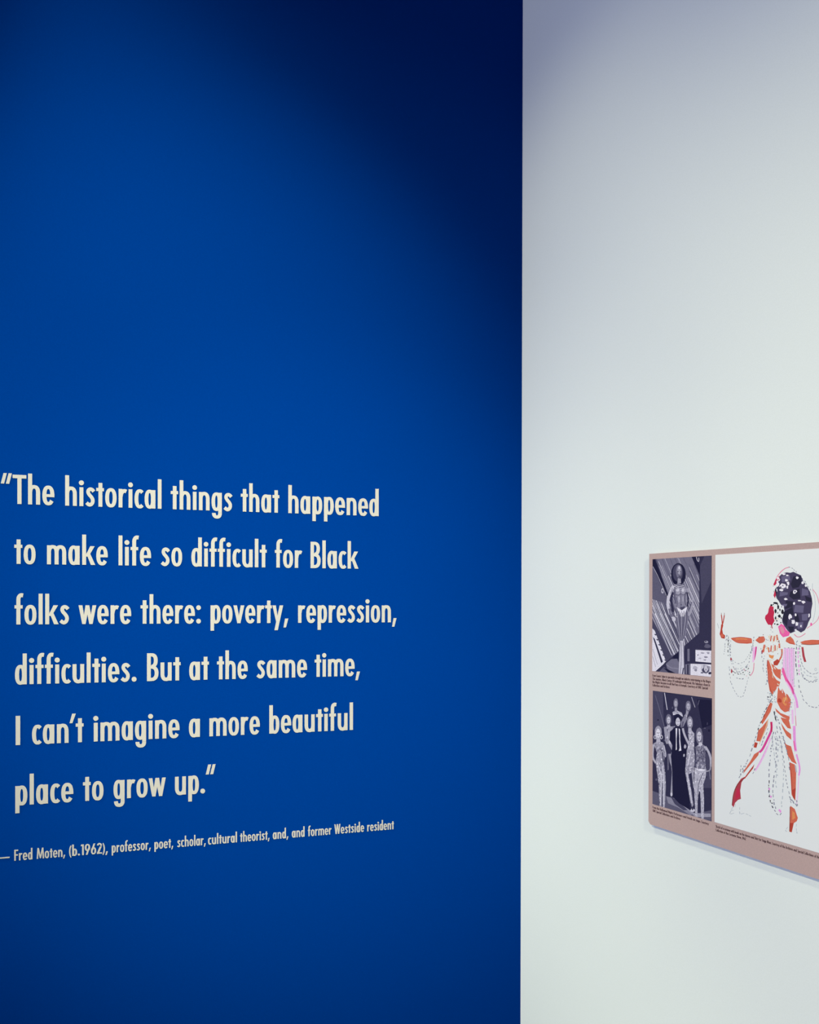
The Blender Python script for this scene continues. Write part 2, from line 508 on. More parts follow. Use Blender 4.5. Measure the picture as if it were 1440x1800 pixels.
# battens that hold the board off the wall
def box_part(name, x0, y0, z0, x1, y1, z1, mat, parent):
    v = [(x, y, z) for z in (z0, z1) for x, y in ((x0, y0), (x1, y0), (x1, y1), (x0, y1))]
    f = [(3, 2, 1, 0), (4, 5, 6, 7), (0, 1, 5, 4), (1, 2, 6, 5), (2, 3, 7, 6), (3, 0, 4, 7)]
    return link_mesh(name, v, f, mat, None, parent)
box_part('batten', 0.05, BH - 0.09, 0.0, BW - 0.05, BH - 0.05, 0.0045, M_EDGE, panel)
box_part('batten', 0.05, 0.05, 0.0, BW - 0.05, 0.09, 0.0045, M_EDGE, panel)

class Picture:
    """flat printed artwork: polygons painted in order, given in the pixel frame of a zoomed view (ox, oy, scale)"""
    def __init__(self, outline_uv):
        self.polys, self.keys, self.clips = [outline_uv], [None], [None]
        self.outline = outline_uv
        self.view = (0, 0, 1)
        self.clip = None
    def frame(self, ox, oy, s):
        self.view = (ox, oy, s)
    def uv(self, p):
        ox, oy, s = self.view
        u, v = to_white(ox + p[0] / s, oy + p[1] / s)
        return ((u - bu0) * 1000.0, (v - bv0) * 1000.0)      # millimetres on the board
    def poly(self, key, pts, mirror=None):
        P = [self.uv(p) for p in pts]
        if mirror is not None:
            P = [(2 * mirror - x, y) for x, y in P]
        self.polys.append(P)
        self.keys.append(key)
        self.clips.append([self.outline] + ([[self.uv(p) for p in self.clip]] if self.clip else []))
    def line(self, key, pts, wd, k=4, taper=False, mirror=None):
        for qd in stroke(pts, wd, k, taper):
            self.poly(key, qd, mirror)
    def blob(self, key, cx, cy, rx, ry=None, k=9, wob=0.18, mirror=None):
        ry = ry or rx
        ph = RNG.random() * 6
        pts = []
        for i in range(k):
            a_ = 2 * math.pi * i / k + ph
            r_ = 1 + wob * (RNG.random() * 2 - 1)
            pts.append((cx + rx * r_ * math.cos(a_), cy + ry * r_ * math.sin(a_)))
        self.poly(key, pts, mirror)
    def oval(self, key, cx, cy, rx, ry, k=20):
        self.poly(key, disc(cx, cy, rx, k, ry))
    def dashes(self, key, pts, wd, dash=16, gap=12, jit=3, mirror=None):
        sp_ = spline(pts, 10)
        dist, on, seg = 0.0, True, [sp_[0]]
        lim = dash
        for i in range(1, len(sp_)):
            a_, b_ = sp_[i - 1], sp_[i]
            l = math.hypot(b_[0] - a_[0], b_[1] - a_[1])
            dist += l
            if on:
                seg.append(b_)
            if dist >= lim:
                if on and len(seg) > 1:
                    jx, jy = RNG.uniform(-jit, jit), RNG.uniform(-jit, jit)
                    s0, s1 = seg[0], seg[-1]
                    self.line(key, [(s0[0] + jx, s0[1] + jy), (s1[0] + jx, s1[1] + jy)], wd * RNG.uniform(0.7, 1.3), 1, False, mirror)
                on = not on
                dist = 0.0
                lim = (dash if on else gap) * RNG.uniform(0.6, 1.4)
                seg = [b_]
    def build(self, name, base, z, label=None):
        self.keys[0] = base
        V, T, own = fill(self.polys, self.clips)
        keep = own >= 0
        V = V / 1000.0
        T, own = T[keep], own[keep]
        names = sorted(set(self.keys))
        verts, faces, nt = slab(V, T, BOARD_T - 0.0003, z)
        idx = [names.index(self.keys[k]) for k in own] + [names.index(base)] * (len(faces) - nt)
        o = link_mesh(name, verts, faces, [pmat(k) for k in names], idx, panel)
        if label:
            o['label'] = label
        return o
    def quad(ox, oy, s, corners):
        out = []
        for x, y in corners:
            u, v = to_white(ox + x / s, oy + y / s)
            out.append(((u - bu0) * 1000.0, (v - bv0) * 1000.0))
        us = [min(out[0][0], out[3][0]), max(out[1][0], out[2][0])]
        top_, bot = (out[0][1] + out[1][1]) / 2, (out[2][1] + out[3][1]) / 2
        ul, ur = (out[0][0] + out[3][0]) / 2, (out[1][0] + out[2][0]) / 2
        return [(ul, bot), (ur, bot), (ur, top_), (ul, top_)]

# ---- photograph of a lone performer against a planked wall
ph = Picture(Picture.quad(1130, 960, 6.92, [(120, 155), (838, 120), (838, 1585), (120, 1525)]))
ph.frame(1130, 960, 6.92)
planks = [(150, 100), (590, 100), (690, 340), (690, 1060), (560, 1170), (360, 1345), (110, 860), (110, 640), (310, 600)]
ph.poly('tone_4', planks)
ph.clip = planks
dirx, diry = 0.40, 0.917
for i in range(92):
    off = -700 + i * 15 + RNG.uniform(-8, 8)
    x0_ = 300 + off
    seg0, seg1 = RNG.uniform(0, 400), RNG.uniform(900, 1500)
    key = RNG.choice(['tone_3', 'tone_7', 'tone_8', 'tone_2', 'tone_6', 'tone_3', 'tone_9'])
    ph.line(key, [(x0_ + dirx * seg0, 50 + diry * seg0), (x0_ + dirx * seg1, 50 + diry * seg1)], RNG.uniform(4, 8), 1)
for i in range(18):       # brighter boards low on the wall
    x0_ = 112 + i * 20
    ph.line('tone_8' if i % 2 else 'tone_9', [(x0_, 700 + (i % 3) * 60), (x0_ + 240, 1250 + (i % 3) * 40)], RNG.uniform(5, 9), 1)
    ph.line('tone_1', [(x0_ + 12, 760), (x0_ + 252, 1310)], 6, 1)
for i in range(7):
    ph.line('tone_8', [(545 + i * 22, 560 + i * 50), (660 + i * 22, 820 + i * 50)], 11, 1)
ph.clip = None
ph.poly('tone_3', [(120, 225), (295, 615), (335, 720), (250, 690), (110, 640)])
ph.poly('tone_0', [(115, 150), (150, 150), (312, 585), (292, 615), (118, 232)])
ph.line('tone_7', [(128, 250), (175, 340), (225, 450), (290, 600)], 6)
ph.blob('tone_8', 243, 545, 14, 30)
ph.blob('tone_2', 243, 545, 7, 18)
ph.poly('tone_1', [(590, 110), (850, 110), (850, 1120), (690, 1060), (692, 340)])
ph.poly('tone_0', [(590, 110), (650, 110), (700, 240), (692, 350)])
ph.line('tone_8', [(655, 130), (668, 175), (685, 185), (685, 140)], 7)
ph.poly('tone_2', [(700, 240), (760, 110), (840, 110), (840, 420), (720, 700)])
ph.poly('tone_1', [(690, 1055), (845, 1100), (845, 1275), (640, 1245), (505, 1220), (560, 1170)])
ph.blob('tone_6', 775, 1165, 24, 14)
ph.blob('tone_1', 770, 1160, 12, 7)
ph.blob('tone_3', 790, 1215, 40, 26)
ph.poly('tone_9', [(120, 1000), (150, 1030), (285, 1400), (250, 1440), (145, 1535), (115, 1535)])
ph.poly('tone_1', [(124, 1100), (150, 1130), (248, 1405), (228, 1425)])
for i in range(6):
    ph.poly('tone_2', [(140 + i * 24, 1070 + i * 62), (178 + i * 24, 1066 + i * 62), (160 + i * 24, 1090 + i * 62)])
ph.line('tone_6', [(125, 1250), (180, 1440)], 5, 1)
ph.line('tone_6', [(125, 1340), (160, 1470)], 5, 1)
ph.poly('tone_1', [(150, 1530), (250, 1440), (370, 1340), (440, 1290), (450, 1600), (150, 1600)])
ph.poly('tone_3', [(190, 1540), (260, 1470), (330, 1520), (350, 1570), (190, 1560)])
ph.poly('tone_4', [(285, 1430), (350, 1375), (420, 1370), (445, 1420), (440, 1550), (380, 1545), (300, 1490)])
ph.line('tone_5', [(290, 1440), (350, 1480), (440, 1490)], 12)
ph.poly('tone_0', [(250, 1480), (300, 1495), (400, 1545), (330, 1550)])
ph.poly('tone_0', [(365, 1345), (440, 1290), (440, 1370), (380, 1365)])
ph.poly('tone_1', [(500, 1225), (645, 1240), (650, 1420), (590, 1430), (590, 1600), (505, 1600)])
ph.line('tone_4', [(560, 1250), (560, 1400)], 26, 1)
ph.poly('tone_4', [(520, 1440), (575, 1430), (580, 1560), (525, 1555)])
ph.poly('tone_0', [(545, 1440), (560, 1440), (560, 1560), (545, 1555)])
ph.poly('tone_9', [(645, 1262), (845, 1272), (845, 1420), (645, 1402)])
for cx_, cy_, rx_, ry_, kk in [(730, 1300, 22, 9, 'tone_6'), (770, 1350, 26, 12, 'tone_5'), (700, 1365, 20, 9, 'tone_7'), (800, 1300, 20, 12, 'tone_6'), (760, 1385, 18, 8, 'tone_6'), (675, 1325, 9, 9, 'tone_4')]:
    ph.blob(kk, cx_, cy_, rx_, ry_)
ph.poly('tone_1', [(640, 1402), (845, 1420), (845, 1440), (640, 1425)])
ph.poly('tone_9', [(583, 1430), (845, 1440), (845, 1610), (583, 1590)])
for cx_, cy_, rx_, ry_, kk in [(640, 1480, 30, 22, 'tone_7'), (650, 1510, 18, 16, 'tone_5'), (770, 1500, 58, 55, 'tone_6'), (725, 1480, 14, 40, 'tone_8'), (770, 1505, 42, 42, 'tone_2'), (772, 1490, 24, 42, 'tone_8'), (772, 1500, 8, 14, 'tone_5'), (822, 1545, 20, 16, 'tone_1'), (725, 1540, 18, 9, 'tone_3')]:
    ph.blob(kk, cx_, cy_, rx_, ry_)
# the performer in the photograph
ph.oval('tone_0', 437, 345, 90, 138, 26)
ph.oval('tone_2', 430, 325, 62, 105)
ph.poly('tone_5', [(385, 470), (440, 452), (540, 490), (566, 545), (540, 640), (535, 750), (560, 850), (545, 980), (512, 1130), (505, 1300), (512, 1570), (438, 1565), (448, 1200), (440, 1090), (415, 1000), (398, 900), (425, 860), (405, 740), (410, 640), (378, 560)])
ph.line('tone_3', [(400, 520), (390, 600), (405, 700)], 20)
ph.line('tone_1', [(368, 560), (350, 660), (375, 800)], 30)
ph.line('tone_1', [(540, 560), (556, 640), (545, 740)], 18)
ph.line('tone_8', [(378, 480), (340, 560), (312, 650), (312, 740), (338, 830)], 34)
ph.line('tone_6', [(365, 510), (345, 580)], 14)
ph.line('tone_4', [(325, 760), (345, 850), (365, 840)], 22)
ph.line('tone_6', [(545, 515), (585, 600), (608, 670), (590, 780), (562, 840)], 30)
ph.line('tone_2', [(560, 560), (596, 665), (572, 770)], 9)
ph.line('tone_8', [(572, 610), (600, 680)], 8)
ph.blob('tone_8', 382, 885, 20, 32)
ph.line('tone_3', [(560, 850), (580, 960)], 10)
ph.blob('tone_4', 442, 305, 38, 78, 12, 0.05)
ph.blob('tone_6', 445, 290, 24, 48, 10, 0.08)
ph.blob('tone_8', 448, 262, 14, 20)
ph.blob('tone_2', 432, 310, 9, 6)
ph.blob('tone_2', 462, 310, 9, 6)
ph.line('tone_7', [(450, 300), (452, 345)], 7, 1)
ph.blob('tone_1', 450, 368, 13, 6)
ph.poly('tone_6', [(430, 390), (465, 395), (470, 450), (425, 455)])
for i in range(5):
    ph.line('tone_8' if i % 2 else 'tone_2', [(398 - i * 3, 462 + i * 9), (445, 480 + i * 11), (505 + i * 3, 468 + i * 10)], 6)
ph.blob('tone_6', 432, 540, 34, 44, 12, 0.12)
ph.blob('tone_6', 495, 543, 30, 42, 12, 0.12)
ph.blob('tone_8', 430, 534, 18, 22, 9, 0.2)
ph.blob('tone_8', 492, 536, 15, 22, 9, 0.2)
ph.line('tone_3', [(400, 590), (440, 596), (466, 580), (500, 594), (530, 578)], 8)
ph.line('tone_3', [(465, 540), (466, 640), (468, 740)], 7)
ph.blob('tone_6', 442, 650, 18, 40)
ph.blob('tone_6', 494, 640, 11, 38)
ph.blob('tone_7', 446, 630, 9, 22)
ph.line('tone_3', [(412, 620), (424, 690), (414, 740)], 9)
ph.blob('tone_1', 470, 712, 6, 10)
ph.line('tone_2', [(525, 560), (515, 640), (525, 720)], 9)
ph.poly('tone_2', [(455, 745), (520, 730), (500, 785), (470, 785)])
ph.poly('tone_9', [(418, 742), (478, 780), (545, 735), (528, 800), (505, 855), (465, 855), (440, 800)])
ph.poly('tone_4', [(408, 760), (430, 860), (400, 900), (418, 1000), (445, 1120), (455, 1190), (500, 1190), (512, 1100), (538, 980), (556, 850), (543, 770), (505, 858), (465, 858), (430, 790)])
for i in range(9):
    xx = 415 + i * 15
    ph.line(['tone_3', 'tone_6', 'tone_2'][i % 3], [(xx, 790 + 20 * (i % 2)), (xx + 3, 900), (455 + i * 5, 1120)], 7)
ph.poly('tone_8', [(458, 1150), (492, 1150), (500, 1330), (508, 1570), (440, 1570), (452, 1330)])
ph.line('tone_5', [(470, 1160), (472, 1400), (455, 1560)], 8)
ph.line('tone_2', [(500, 1480), (485, 1570)], 14, 1)
ph.line('tone_9', [(500, 1130), (512, 1200)], 8, 1)
ph.build('photograph', 'tone_2', BOARD_T + 0.0006, 'black and white photograph of one performer before a planked wall')

# ---- photograph of a group in costume
pg = Picture(Picture.quad(1130, 1190, 6.664, [(118, 163), (812, 246), (808, 1680), (120, 1498)]))
pg.frame(1130, 1190, 6.664)
pg.poly('tone_2', [(118, 160), (240, 175), (250, 600), (118, 620)])
pg.poly('tone_2', [(600, 900), (812, 900), (812, 1300), (640, 1300)])
pg.poly('tone_0', [(640, 260), (812, 270), (812, 560), (700, 600)])
pg.poly('tone_3', [(110, 1330), (300, 1400), (420, 1450), (560, 1560), (620, 1600), (812, 1560), (812, 1700), (110, 1520)])
pg.poly('tone_5', [(280, 1400), (380, 1420), (520, 1530), (600, 1600), (560, 1620), (420, 1530), (300, 1480)])
pg.poly('tone_2', [(330, 1400), (400, 1440), (530, 1560), (480, 1560), (380, 1490)])
pg.poly('tone_6', [(500, 1530), (600, 1590), (700, 1600), (800, 1600), (800, 1640), (620, 1640)])
pg.line('tone_8', [(258, 185), (290, 385)], 9, 1)
pg.line('tone_6', [(575, 235), (616, 356)], 8, 1)
pg.line('tone_4', [(150, 215), (200, 380), (262, 600)], 6)
pg.line('tone_4', [(665, 270), (650, 330)], 5, 1)
for _ in range(40):
    pg.blob(RNG.choice(['tone_2', 'tone_3', 'tone_0']), RNG.uniform(130, 800), RNG.uniform(260, 1500), RNG.uniform(5, 14), RNG.uniform(5, 20), 6)
def head(cx_, cy_, rx_, ry_, hair, skin):
    pg.blob(hair, cx_, cy_, rx_, ry_, 14, 0.06)
    pg.blob(skin, cx_, cy_ + ry_ * 0.06, rx_ * 0.62, ry_ * 0.62, 12, 0.05)
    pg.blob('tone_2', cx_ - rx_ * 0.24, cy_ - ry_ * 0.02, rx_ * 0.16, ry_ * 0.06, 6, 0)
    pg.blob('tone_2', cx_ + rx_ * 0.24, cy_ - ry_ * 0.02, rx_ * 0.16, ry_ * 0.06, 6, 0)
    pg.blob('tone_3', cx_, cy_ + ry_ * 0.38, rx_ * 0.22, ry_ * 0.06, 6, 0)
    pg.line('tone_5', [(cx_ + 1, cy_), (cx_ + 2, cy_ + ry_ * 0.22)], rx_ * 0.12, 1)
def sparkle(shape, n, keys, size):
    xs, ys = [p[0] for p in shape], [p[1] for p in shape]
    keep_ = pg.clip
    pg.clip = shape
    for _ in range(n):
        pg.blob(RNG.choice(keys), RNG.uniform(min(xs), max(xs)), RNG.uniform(min(ys), max(ys)), size * RNG.uniform(.5, 1.3), size * RNG.uniform(.6, 2.2), 6)
    pg.clip = keep_
def body(shape, base, n=40, size=8, keys=('tone_4', 'tone_8', 'tone_6', 'tone_9')):
    pg.poly(base, shape)
    sparkle(shape, n, list(keys), size)
# back row
body([(352, 412), (385, 392), (405, 392), (462, 420), (476, 468), (440, 452), (395, 440), (358, 448)], 'tone_7', 12, 7)
pg.poly('tone_6', [(378, 350), (402, 350), (408, 410), (378, 410)])
head(390, 308, 27, 58, 'tone_4', 'tone_7')
body([(508, 425), (530, 430), (520, 500), (480, 580), (450, 600), (448, 530)], 'tone_5', 12, 7)
pg.poly('tone_6', [(512, 380), (545, 380), (535, 440), (508, 440)])
head(537, 342, 32, 64, 'tone_4', 'tone_7')
# second row
body([(250, 590), (290, 575), (345, 580), (385, 575), (350, 615), (325, 660), (315, 740), (350, 790), (345, 870), (325, 960), (300, 830), (270, 760), (258, 680)], 'tone_6', 40, 8)
pg.poly('tone_1', [(275, 790), (300, 780), (345, 860), (320, 950), (285, 900)])
pg.line('tone_6', [(318, 900), (330, 990), (356, 1080), (348, 1250), (338, 1390)], 24)
pg.line('tone_7', [(345, 1060), (362, 1200), (374, 1390)], 14)
pg.blob('tone_8', 340, 1375, 13, 24)
pg.blob('tone_7', 372, 1380, 10, 18)
pg.blob('tone_8', 322, 765, 18, 26)
pg.line('tone_5', [(300, 900), (300, 1090)], 8, 1)
pg.poly('tone_7', [(292, 545), (322, 545), (326, 590), (290, 590)])
head(306, 500, 33, 66, 'tone_4', 'tone_8')
# the man in the dark suit
pg.poly('tone_0', [(322, 640), (385, 590), (455, 590), (490, 700), (520, 850), (520, 1010), (545, 1300), (560, 1560), (430, 1480), (352, 1400), (348, 1120), (335, 930), (350, 800), (318, 740)])
pg.oval('tone_0', 412, 490, 46, 58)
pg.blob('tone_8', 415, 525, 28, 50, 12, 0.05)
pg.blob('tone_2', 404, 518, 6, 5)
pg.blob('tone_2', 427, 518, 6, 5)
pg.blob('tone_3', 416, 556, 9, 4)
pg.poly('tone_9', [(388, 600), (410, 600), (400, 720), (402, 850), (390, 858), (392, 740)])
pg.poly('tone_9', [(424, 600), (440, 612), (442, 740), (456, 862), (425, 868), (436, 830), (428, 720)])
pg.poly('tone_0', [(408, 600), (424, 600), (432, 720), (424, 840), (406, 850), (402, 720)])
pg.blob('tone_7', 500, 815, 14, 24)
pg.blob('tone_7', 486, 918, 10, 20)
# right of the man
hip = [(520, 850), (606, 850), (612, 980), (602, 1120), (605, 1300), (596, 1300), (575, 1120), (540, 1140), (575, 1340), (598, 1500), (580, 1525), (556, 1440), (525, 1250), (500, 1110), (510, 980)]
body(hip, 'tone_6', 110, 7)
pg.line('tone_8', [(520, 1120), (548, 1280), (580, 1480)], 12)
pg.line('tone_8', [(558, 900), (530, 1040)], 16)
torso = [(532, 645), (575, 625), (608, 660), (605, 850), (525, 850), (545, 740)]
body(torso, 'tone_7', 60, 7)
pg.line('tone_7', [(472, 600), (490, 670), (530, 760), (552, 800)], 24)
pg.line('tone_3', [(478, 520), (462, 590)], 16)
pg.poly('tone_7', [(540, 580), (570, 580), (578, 640), (535, 640)])
head(556, 530, 36, 74, 'tone_5', 'tone_8')
pg.blob('tone_8', 588, 1560, 28, 22)
pg.blob('tone_1', 588, 1545, 10, 16)
# front left
w1 = [(126, 780), (180, 750), (245, 770), (268, 880), (250, 1000), (266, 1120), (274, 1280), (262, 1530), (240, 1530), (232, 1280), (224, 1290), (222, 1530), (200, 1530), (190, 1260), (168, 1100), (150, 980), (172, 890)]
body(w1, 'tone_6', 190, 7, ('tone_3', 'tone_8', 'tone_5', 'tone_9'))
pg.line('tone_8', [(190, 1040), (220, 1200), (212, 1500)], 12)
pg.line('tone_8', [(232, 1040), (250, 1200), (250, 1500)], 12)
pg.line('tone_2', [(230, 1240), (234, 1510)], 7, 1)
pg.line('tone_2', [(232, 880), (246, 990)], 14, 1)
pg.line('tone_7', [(130, 790), (120, 880), (124, 950), (158, 1010)], 22)
pg.poly('tone_1', [(132, 870), (150, 860), (164, 930), (152, 985), (136, 940)])
pg.line('tone_7', [(250, 800), (272, 900), (268, 940)], 14)
head(184, 655, 42, 88, 'tone_6', 'tone_9')
pg.poly('tone_7', [(166, 715), (204, 715), (214, 765), (160, 765)])
for ex in (148, 222):
    for qd in arc(ex, 704, 16, 24, 6, 6, 0, 360, 2.0, 14):
        pg.poly('tone_9', qd)
# front right
t6 = [(620, 820), (655, 792), (700, 782), (745, 822), (735, 960), (742, 1100), (612, 1080), (632, 940)]
body(t6, 'tone_4', 150, 7, ('tone_2', 'tone_6', 'tone_7', 'tone_3'))
pg.line('tone_7', [(735, 815), (775, 880), (800, 960), (802, 1050)], 26)
pg.line('tone_6', [(800, 1020), (790, 1090), (745, 1105)], 14)
pg.line('tone_5', [(785, 1100), (795, 1200)], 8)
l6 = [(612, 1060), (680, 1085), (748, 1075), (742, 1170), (712, 1260), (722, 1450), (718, 1660), (690, 1660), (676, 1340), (662, 1340), (646, 1450), (644, 1650), (622, 1640), (604, 1300)]
body(l6, 'tone_7', 170, 7, ('tone_5', 'tone_8', 'tone_6', 'tone_9'))
pg.line('tone_3', [(715, 1120), (660, 1250), (650, 1400)], 8)
pg.blob('tone_9', 690, 1090, 44, 14)
pg.poly('tone_5', [(680, 610), (708, 690), (705, 780), (688, 780), (690, 690)])
head(664, 690, 42, 96, 'tone_4', 'tone_8')
pg.poly('tone_8', [(662, 765), (692, 765), (704, 800), (655, 815)])
pg.build('photograph', 'tone_1', BOARD_T + 0.0006, 'black and white photograph of a group in sequined costumes around a man in a dark suit')

# ---- ink and watercolour drawing of a costume
umm = lambda u, v: ((u - bu0) * 1000.0, (v - bv0) * 1000.0)
dr = Picture([umm(su0, sv0), umm(su1, sv0), umm(su1, sv1), umm(su0, sv1)])
AX = (axis_u - bu0) * 1000.0
dr.frame(1250, 960, 7.5)
# cape behind the figure
dr.poly('lilac', [(965, 1345), (1105, 1345), (1112, 1500), (1104, 1660), (1100, 1990), (1050, 1900), (985, 1790), (945, 1640), (955, 1480)])
for i, xx in enumerate((985, 1010, 1040, 1066, 1090)):
    dr.line('mauve' if i % 2 else 'silver', [(xx, 1350), (xx + 3, 1550), (xx + 10, 1740 + 20 * i)], 6)
# hair
dr.line('rose', [(832, 520), (868, 420), (920, 345), (980, 295), (1030, 280)], 12)
dr.dashes('grey', [(1030, 272), (1090, 300), (1130, 350), (1200, 420), (1280, 520), (1330, 620)], 8, 18, 14, 5)
dr.dashes('grey', [(825, 520), (835, 620), (850, 690)], 7, 16, 14, 4)
dr.poly('hair', [(905, 400), (940, 365), (1000, 345), (1050, 352), (1090, 338), (1140, 362), (1190, 385), (1215, 450), (1270, 530), (1310, 600), (1335, 690), (1342, 760), (1325, 850), (1322, 940), (1290, 1000), (1270, 1060), (1240, 1110), (1190, 1140), (1140, 1108), (1100, 1130), (1050, 1150), (1010, 1110), (975, 1060), (945, 1010), (940, 960), (960, 900), (972, 850), (960, 790), (925, 770), (895, 720), (870, 690), (855, 640), (850, 590), (870, 540), (890, 500), (885, 450)])
for k, pts in [('raven', [(1090, 400), (1190, 390), (1196, 480), (1160, 540), (1080, 560), (1055, 500)]), ('raven', [(960, 870), (1080, 800), (1094, 900), (1020, 950), (1005, 1060), (950, 990)]),
               ('raven', [(1050, 600), (1170, 560), (1185, 690), (1090, 705), (1035, 660)]), ('raven', [(1100, 900), (1150, 900), (1175, 1000), (1110, 985)]), ('raven', [(990, 720), (1090, 730), (1080, 800), (980, 830)]),
               ('raven', [(1240, 650), (1330, 690), (1330, 740), (1260, 720)]), ('raven', [(1020, 1060), (1100, 1060), (1090, 1120), (1050, 1140)]),
               ('slate', [(930, 400), (1040, 380), (1052, 450), (940, 480)]), ('slate', [(1205, 555), (1285, 580), (1292, 645), (1200, 655)]), ('slate', [(1110, 775), (1230, 785), (1220, 880), (1098, 870)]),
               ('slate', [(915, 600), (1020, 612), (1012, 642), (905, 665)]), ('slate', [(1200, 900), (1290, 890), (1270, 980), (1205, 980)]), ('slate', [(1130, 1010), (1220, 1000), (1215, 1080), (1150, 1090)]), ('slate', [(925, 770), (1010, 760), (1000, 790), (950, 800)])]:
    dr.poly(k, pts)
for cx_, cy_, rx_, ry_ in [(945, 525, 42, 40), (1000, 450, 22, 16), (1140, 415, 17, 17), (1108, 600, 30, 26), (988, 695, 24, 14), (1222, 738, 26, 18), (1100, 757, 13, 18), (1048, 930, 28, 34), (1085, 1000, 22, 30), (1135, 1028, 18, 26), (1120, 1108, 15, 16), (882, 505, 22, 26), (892, 432, 22, 26), (1190, 1055, 10, 16), (1297, 915, 10, 26), (965, 370, 24, 14), (1214, 482, 18, 24), (1252, 520, 14, 18), (1020, 490, 20, 24), (1172, 718, 26, 9), (930, 580, 24, 14), (1010, 540, 14, 22), (1300, 560, 10, 20), (950, 800, 16, 14), (1120, 905, 12, 22), (1010, 385, 20, 10), (870, 580, 9, 24)]:
    dr.blob('gloss', cx_, cy_, rx_, ry_, 9, 0.3)
for cx_, cy_, rx_, ry_, k in [(950, 520, 12, 10, 'slate'), (1110, 600, 12, 12, 'slate'), (975, 560, 20, 12, 'slate'), (1055, 960, 10, 10, 'raven'), (925, 540, 8, 12, 'raven')]:
    dr.blob(k, cx_, cy_, rx_, ry_, 7, 0.3)
dr.poly('red', [(826, 505), (858, 440), (905, 390), (908, 430), (880, 475), (846, 520)])
dr.poly('red', [(828, 650), (845, 585), (862, 570), (862, 640), (846, 688)])
dr.poly('raven', [(845, 580), (860, 545), (872, 600), (866, 650)])
for cx_, cy_, rx_, ry_ in [(880, 480, 18, 24), (885, 425, 16, 20), (825, 560, 10, 30)]:
    dr.blob('gloss', cx_, cy_, rx_, ry_, 8, 0.3)
# strands right of the hair
dr.line('silver', [(1345, 490), (1342, 570), (1372, 680), (1378, 850), (1345, 1000)], 6)
dr.line('rose', [(1345, 570), (1395, 640), (1425, 740), (1440, 850), (1420, 950), (1380, 1005), (1325, 1045), (1265, 1085)], 9)
dr.blob('pink', 1325, 1030, 14, 22)
dr.line('rose', [(1100, 1160), (1140, 1195), (1190, 1190), (1250, 1150)], 11)
# face
dr.poly('red', [(782, 785), (806, 792), (830, 800), (828, 840), (840, 870), (828, 930), (842, 985), (828, 1010), (806, 1052), (786, 1036), (758, 1036), (742, 1012), (728, 985), (714, 952), (722, 915), (746, 896), (758, 872), (764, 830)])
dr.line('crimson', [(800, 1040), (812, 1085)], 12, 1)
for cx_, cy_, rx_, ry_ in [(855, 750, 28, 16), (800, 778, 14, 13), (890, 805, 13, 34), (855, 862, 14, 30), (912, 840, 9, 16), (945, 862, 15, 32), (905, 922, 18, 22), (856, 945, 12, 22), (872, 985, 9, 12), (882, 1032, 16, 11), (845, 1026, 10, 9), (925, 1008, 8, 10), (826, 770, 8, 8), (880, 765, 12, 10), (935, 800, 8, 8), (930, 945, 8, 12), (885, 880, 6, 10)]:
    dr.blob('black', cx_, cy_, rx_, ry_, 8, 0.25)
dr.line('ochre', [(846, 985), (875, 960), (905, 955)], 6)
# neck
dr.poly('pink', [(888, 1062), (930, 1022), (970, 1050), (992, 1100), (1045, 1142), (1032, 1182), (952, 1202), (912, 1152)])
dr.poly('rose', [(905, 1080), (935, 1050), (960, 1080), (975, 1130), (950, 1160), (925, 1130)])
dr.dashes('grey', [(795, 1060), (795, 1110), (830, 1150)], 6, 14, 10, 3)
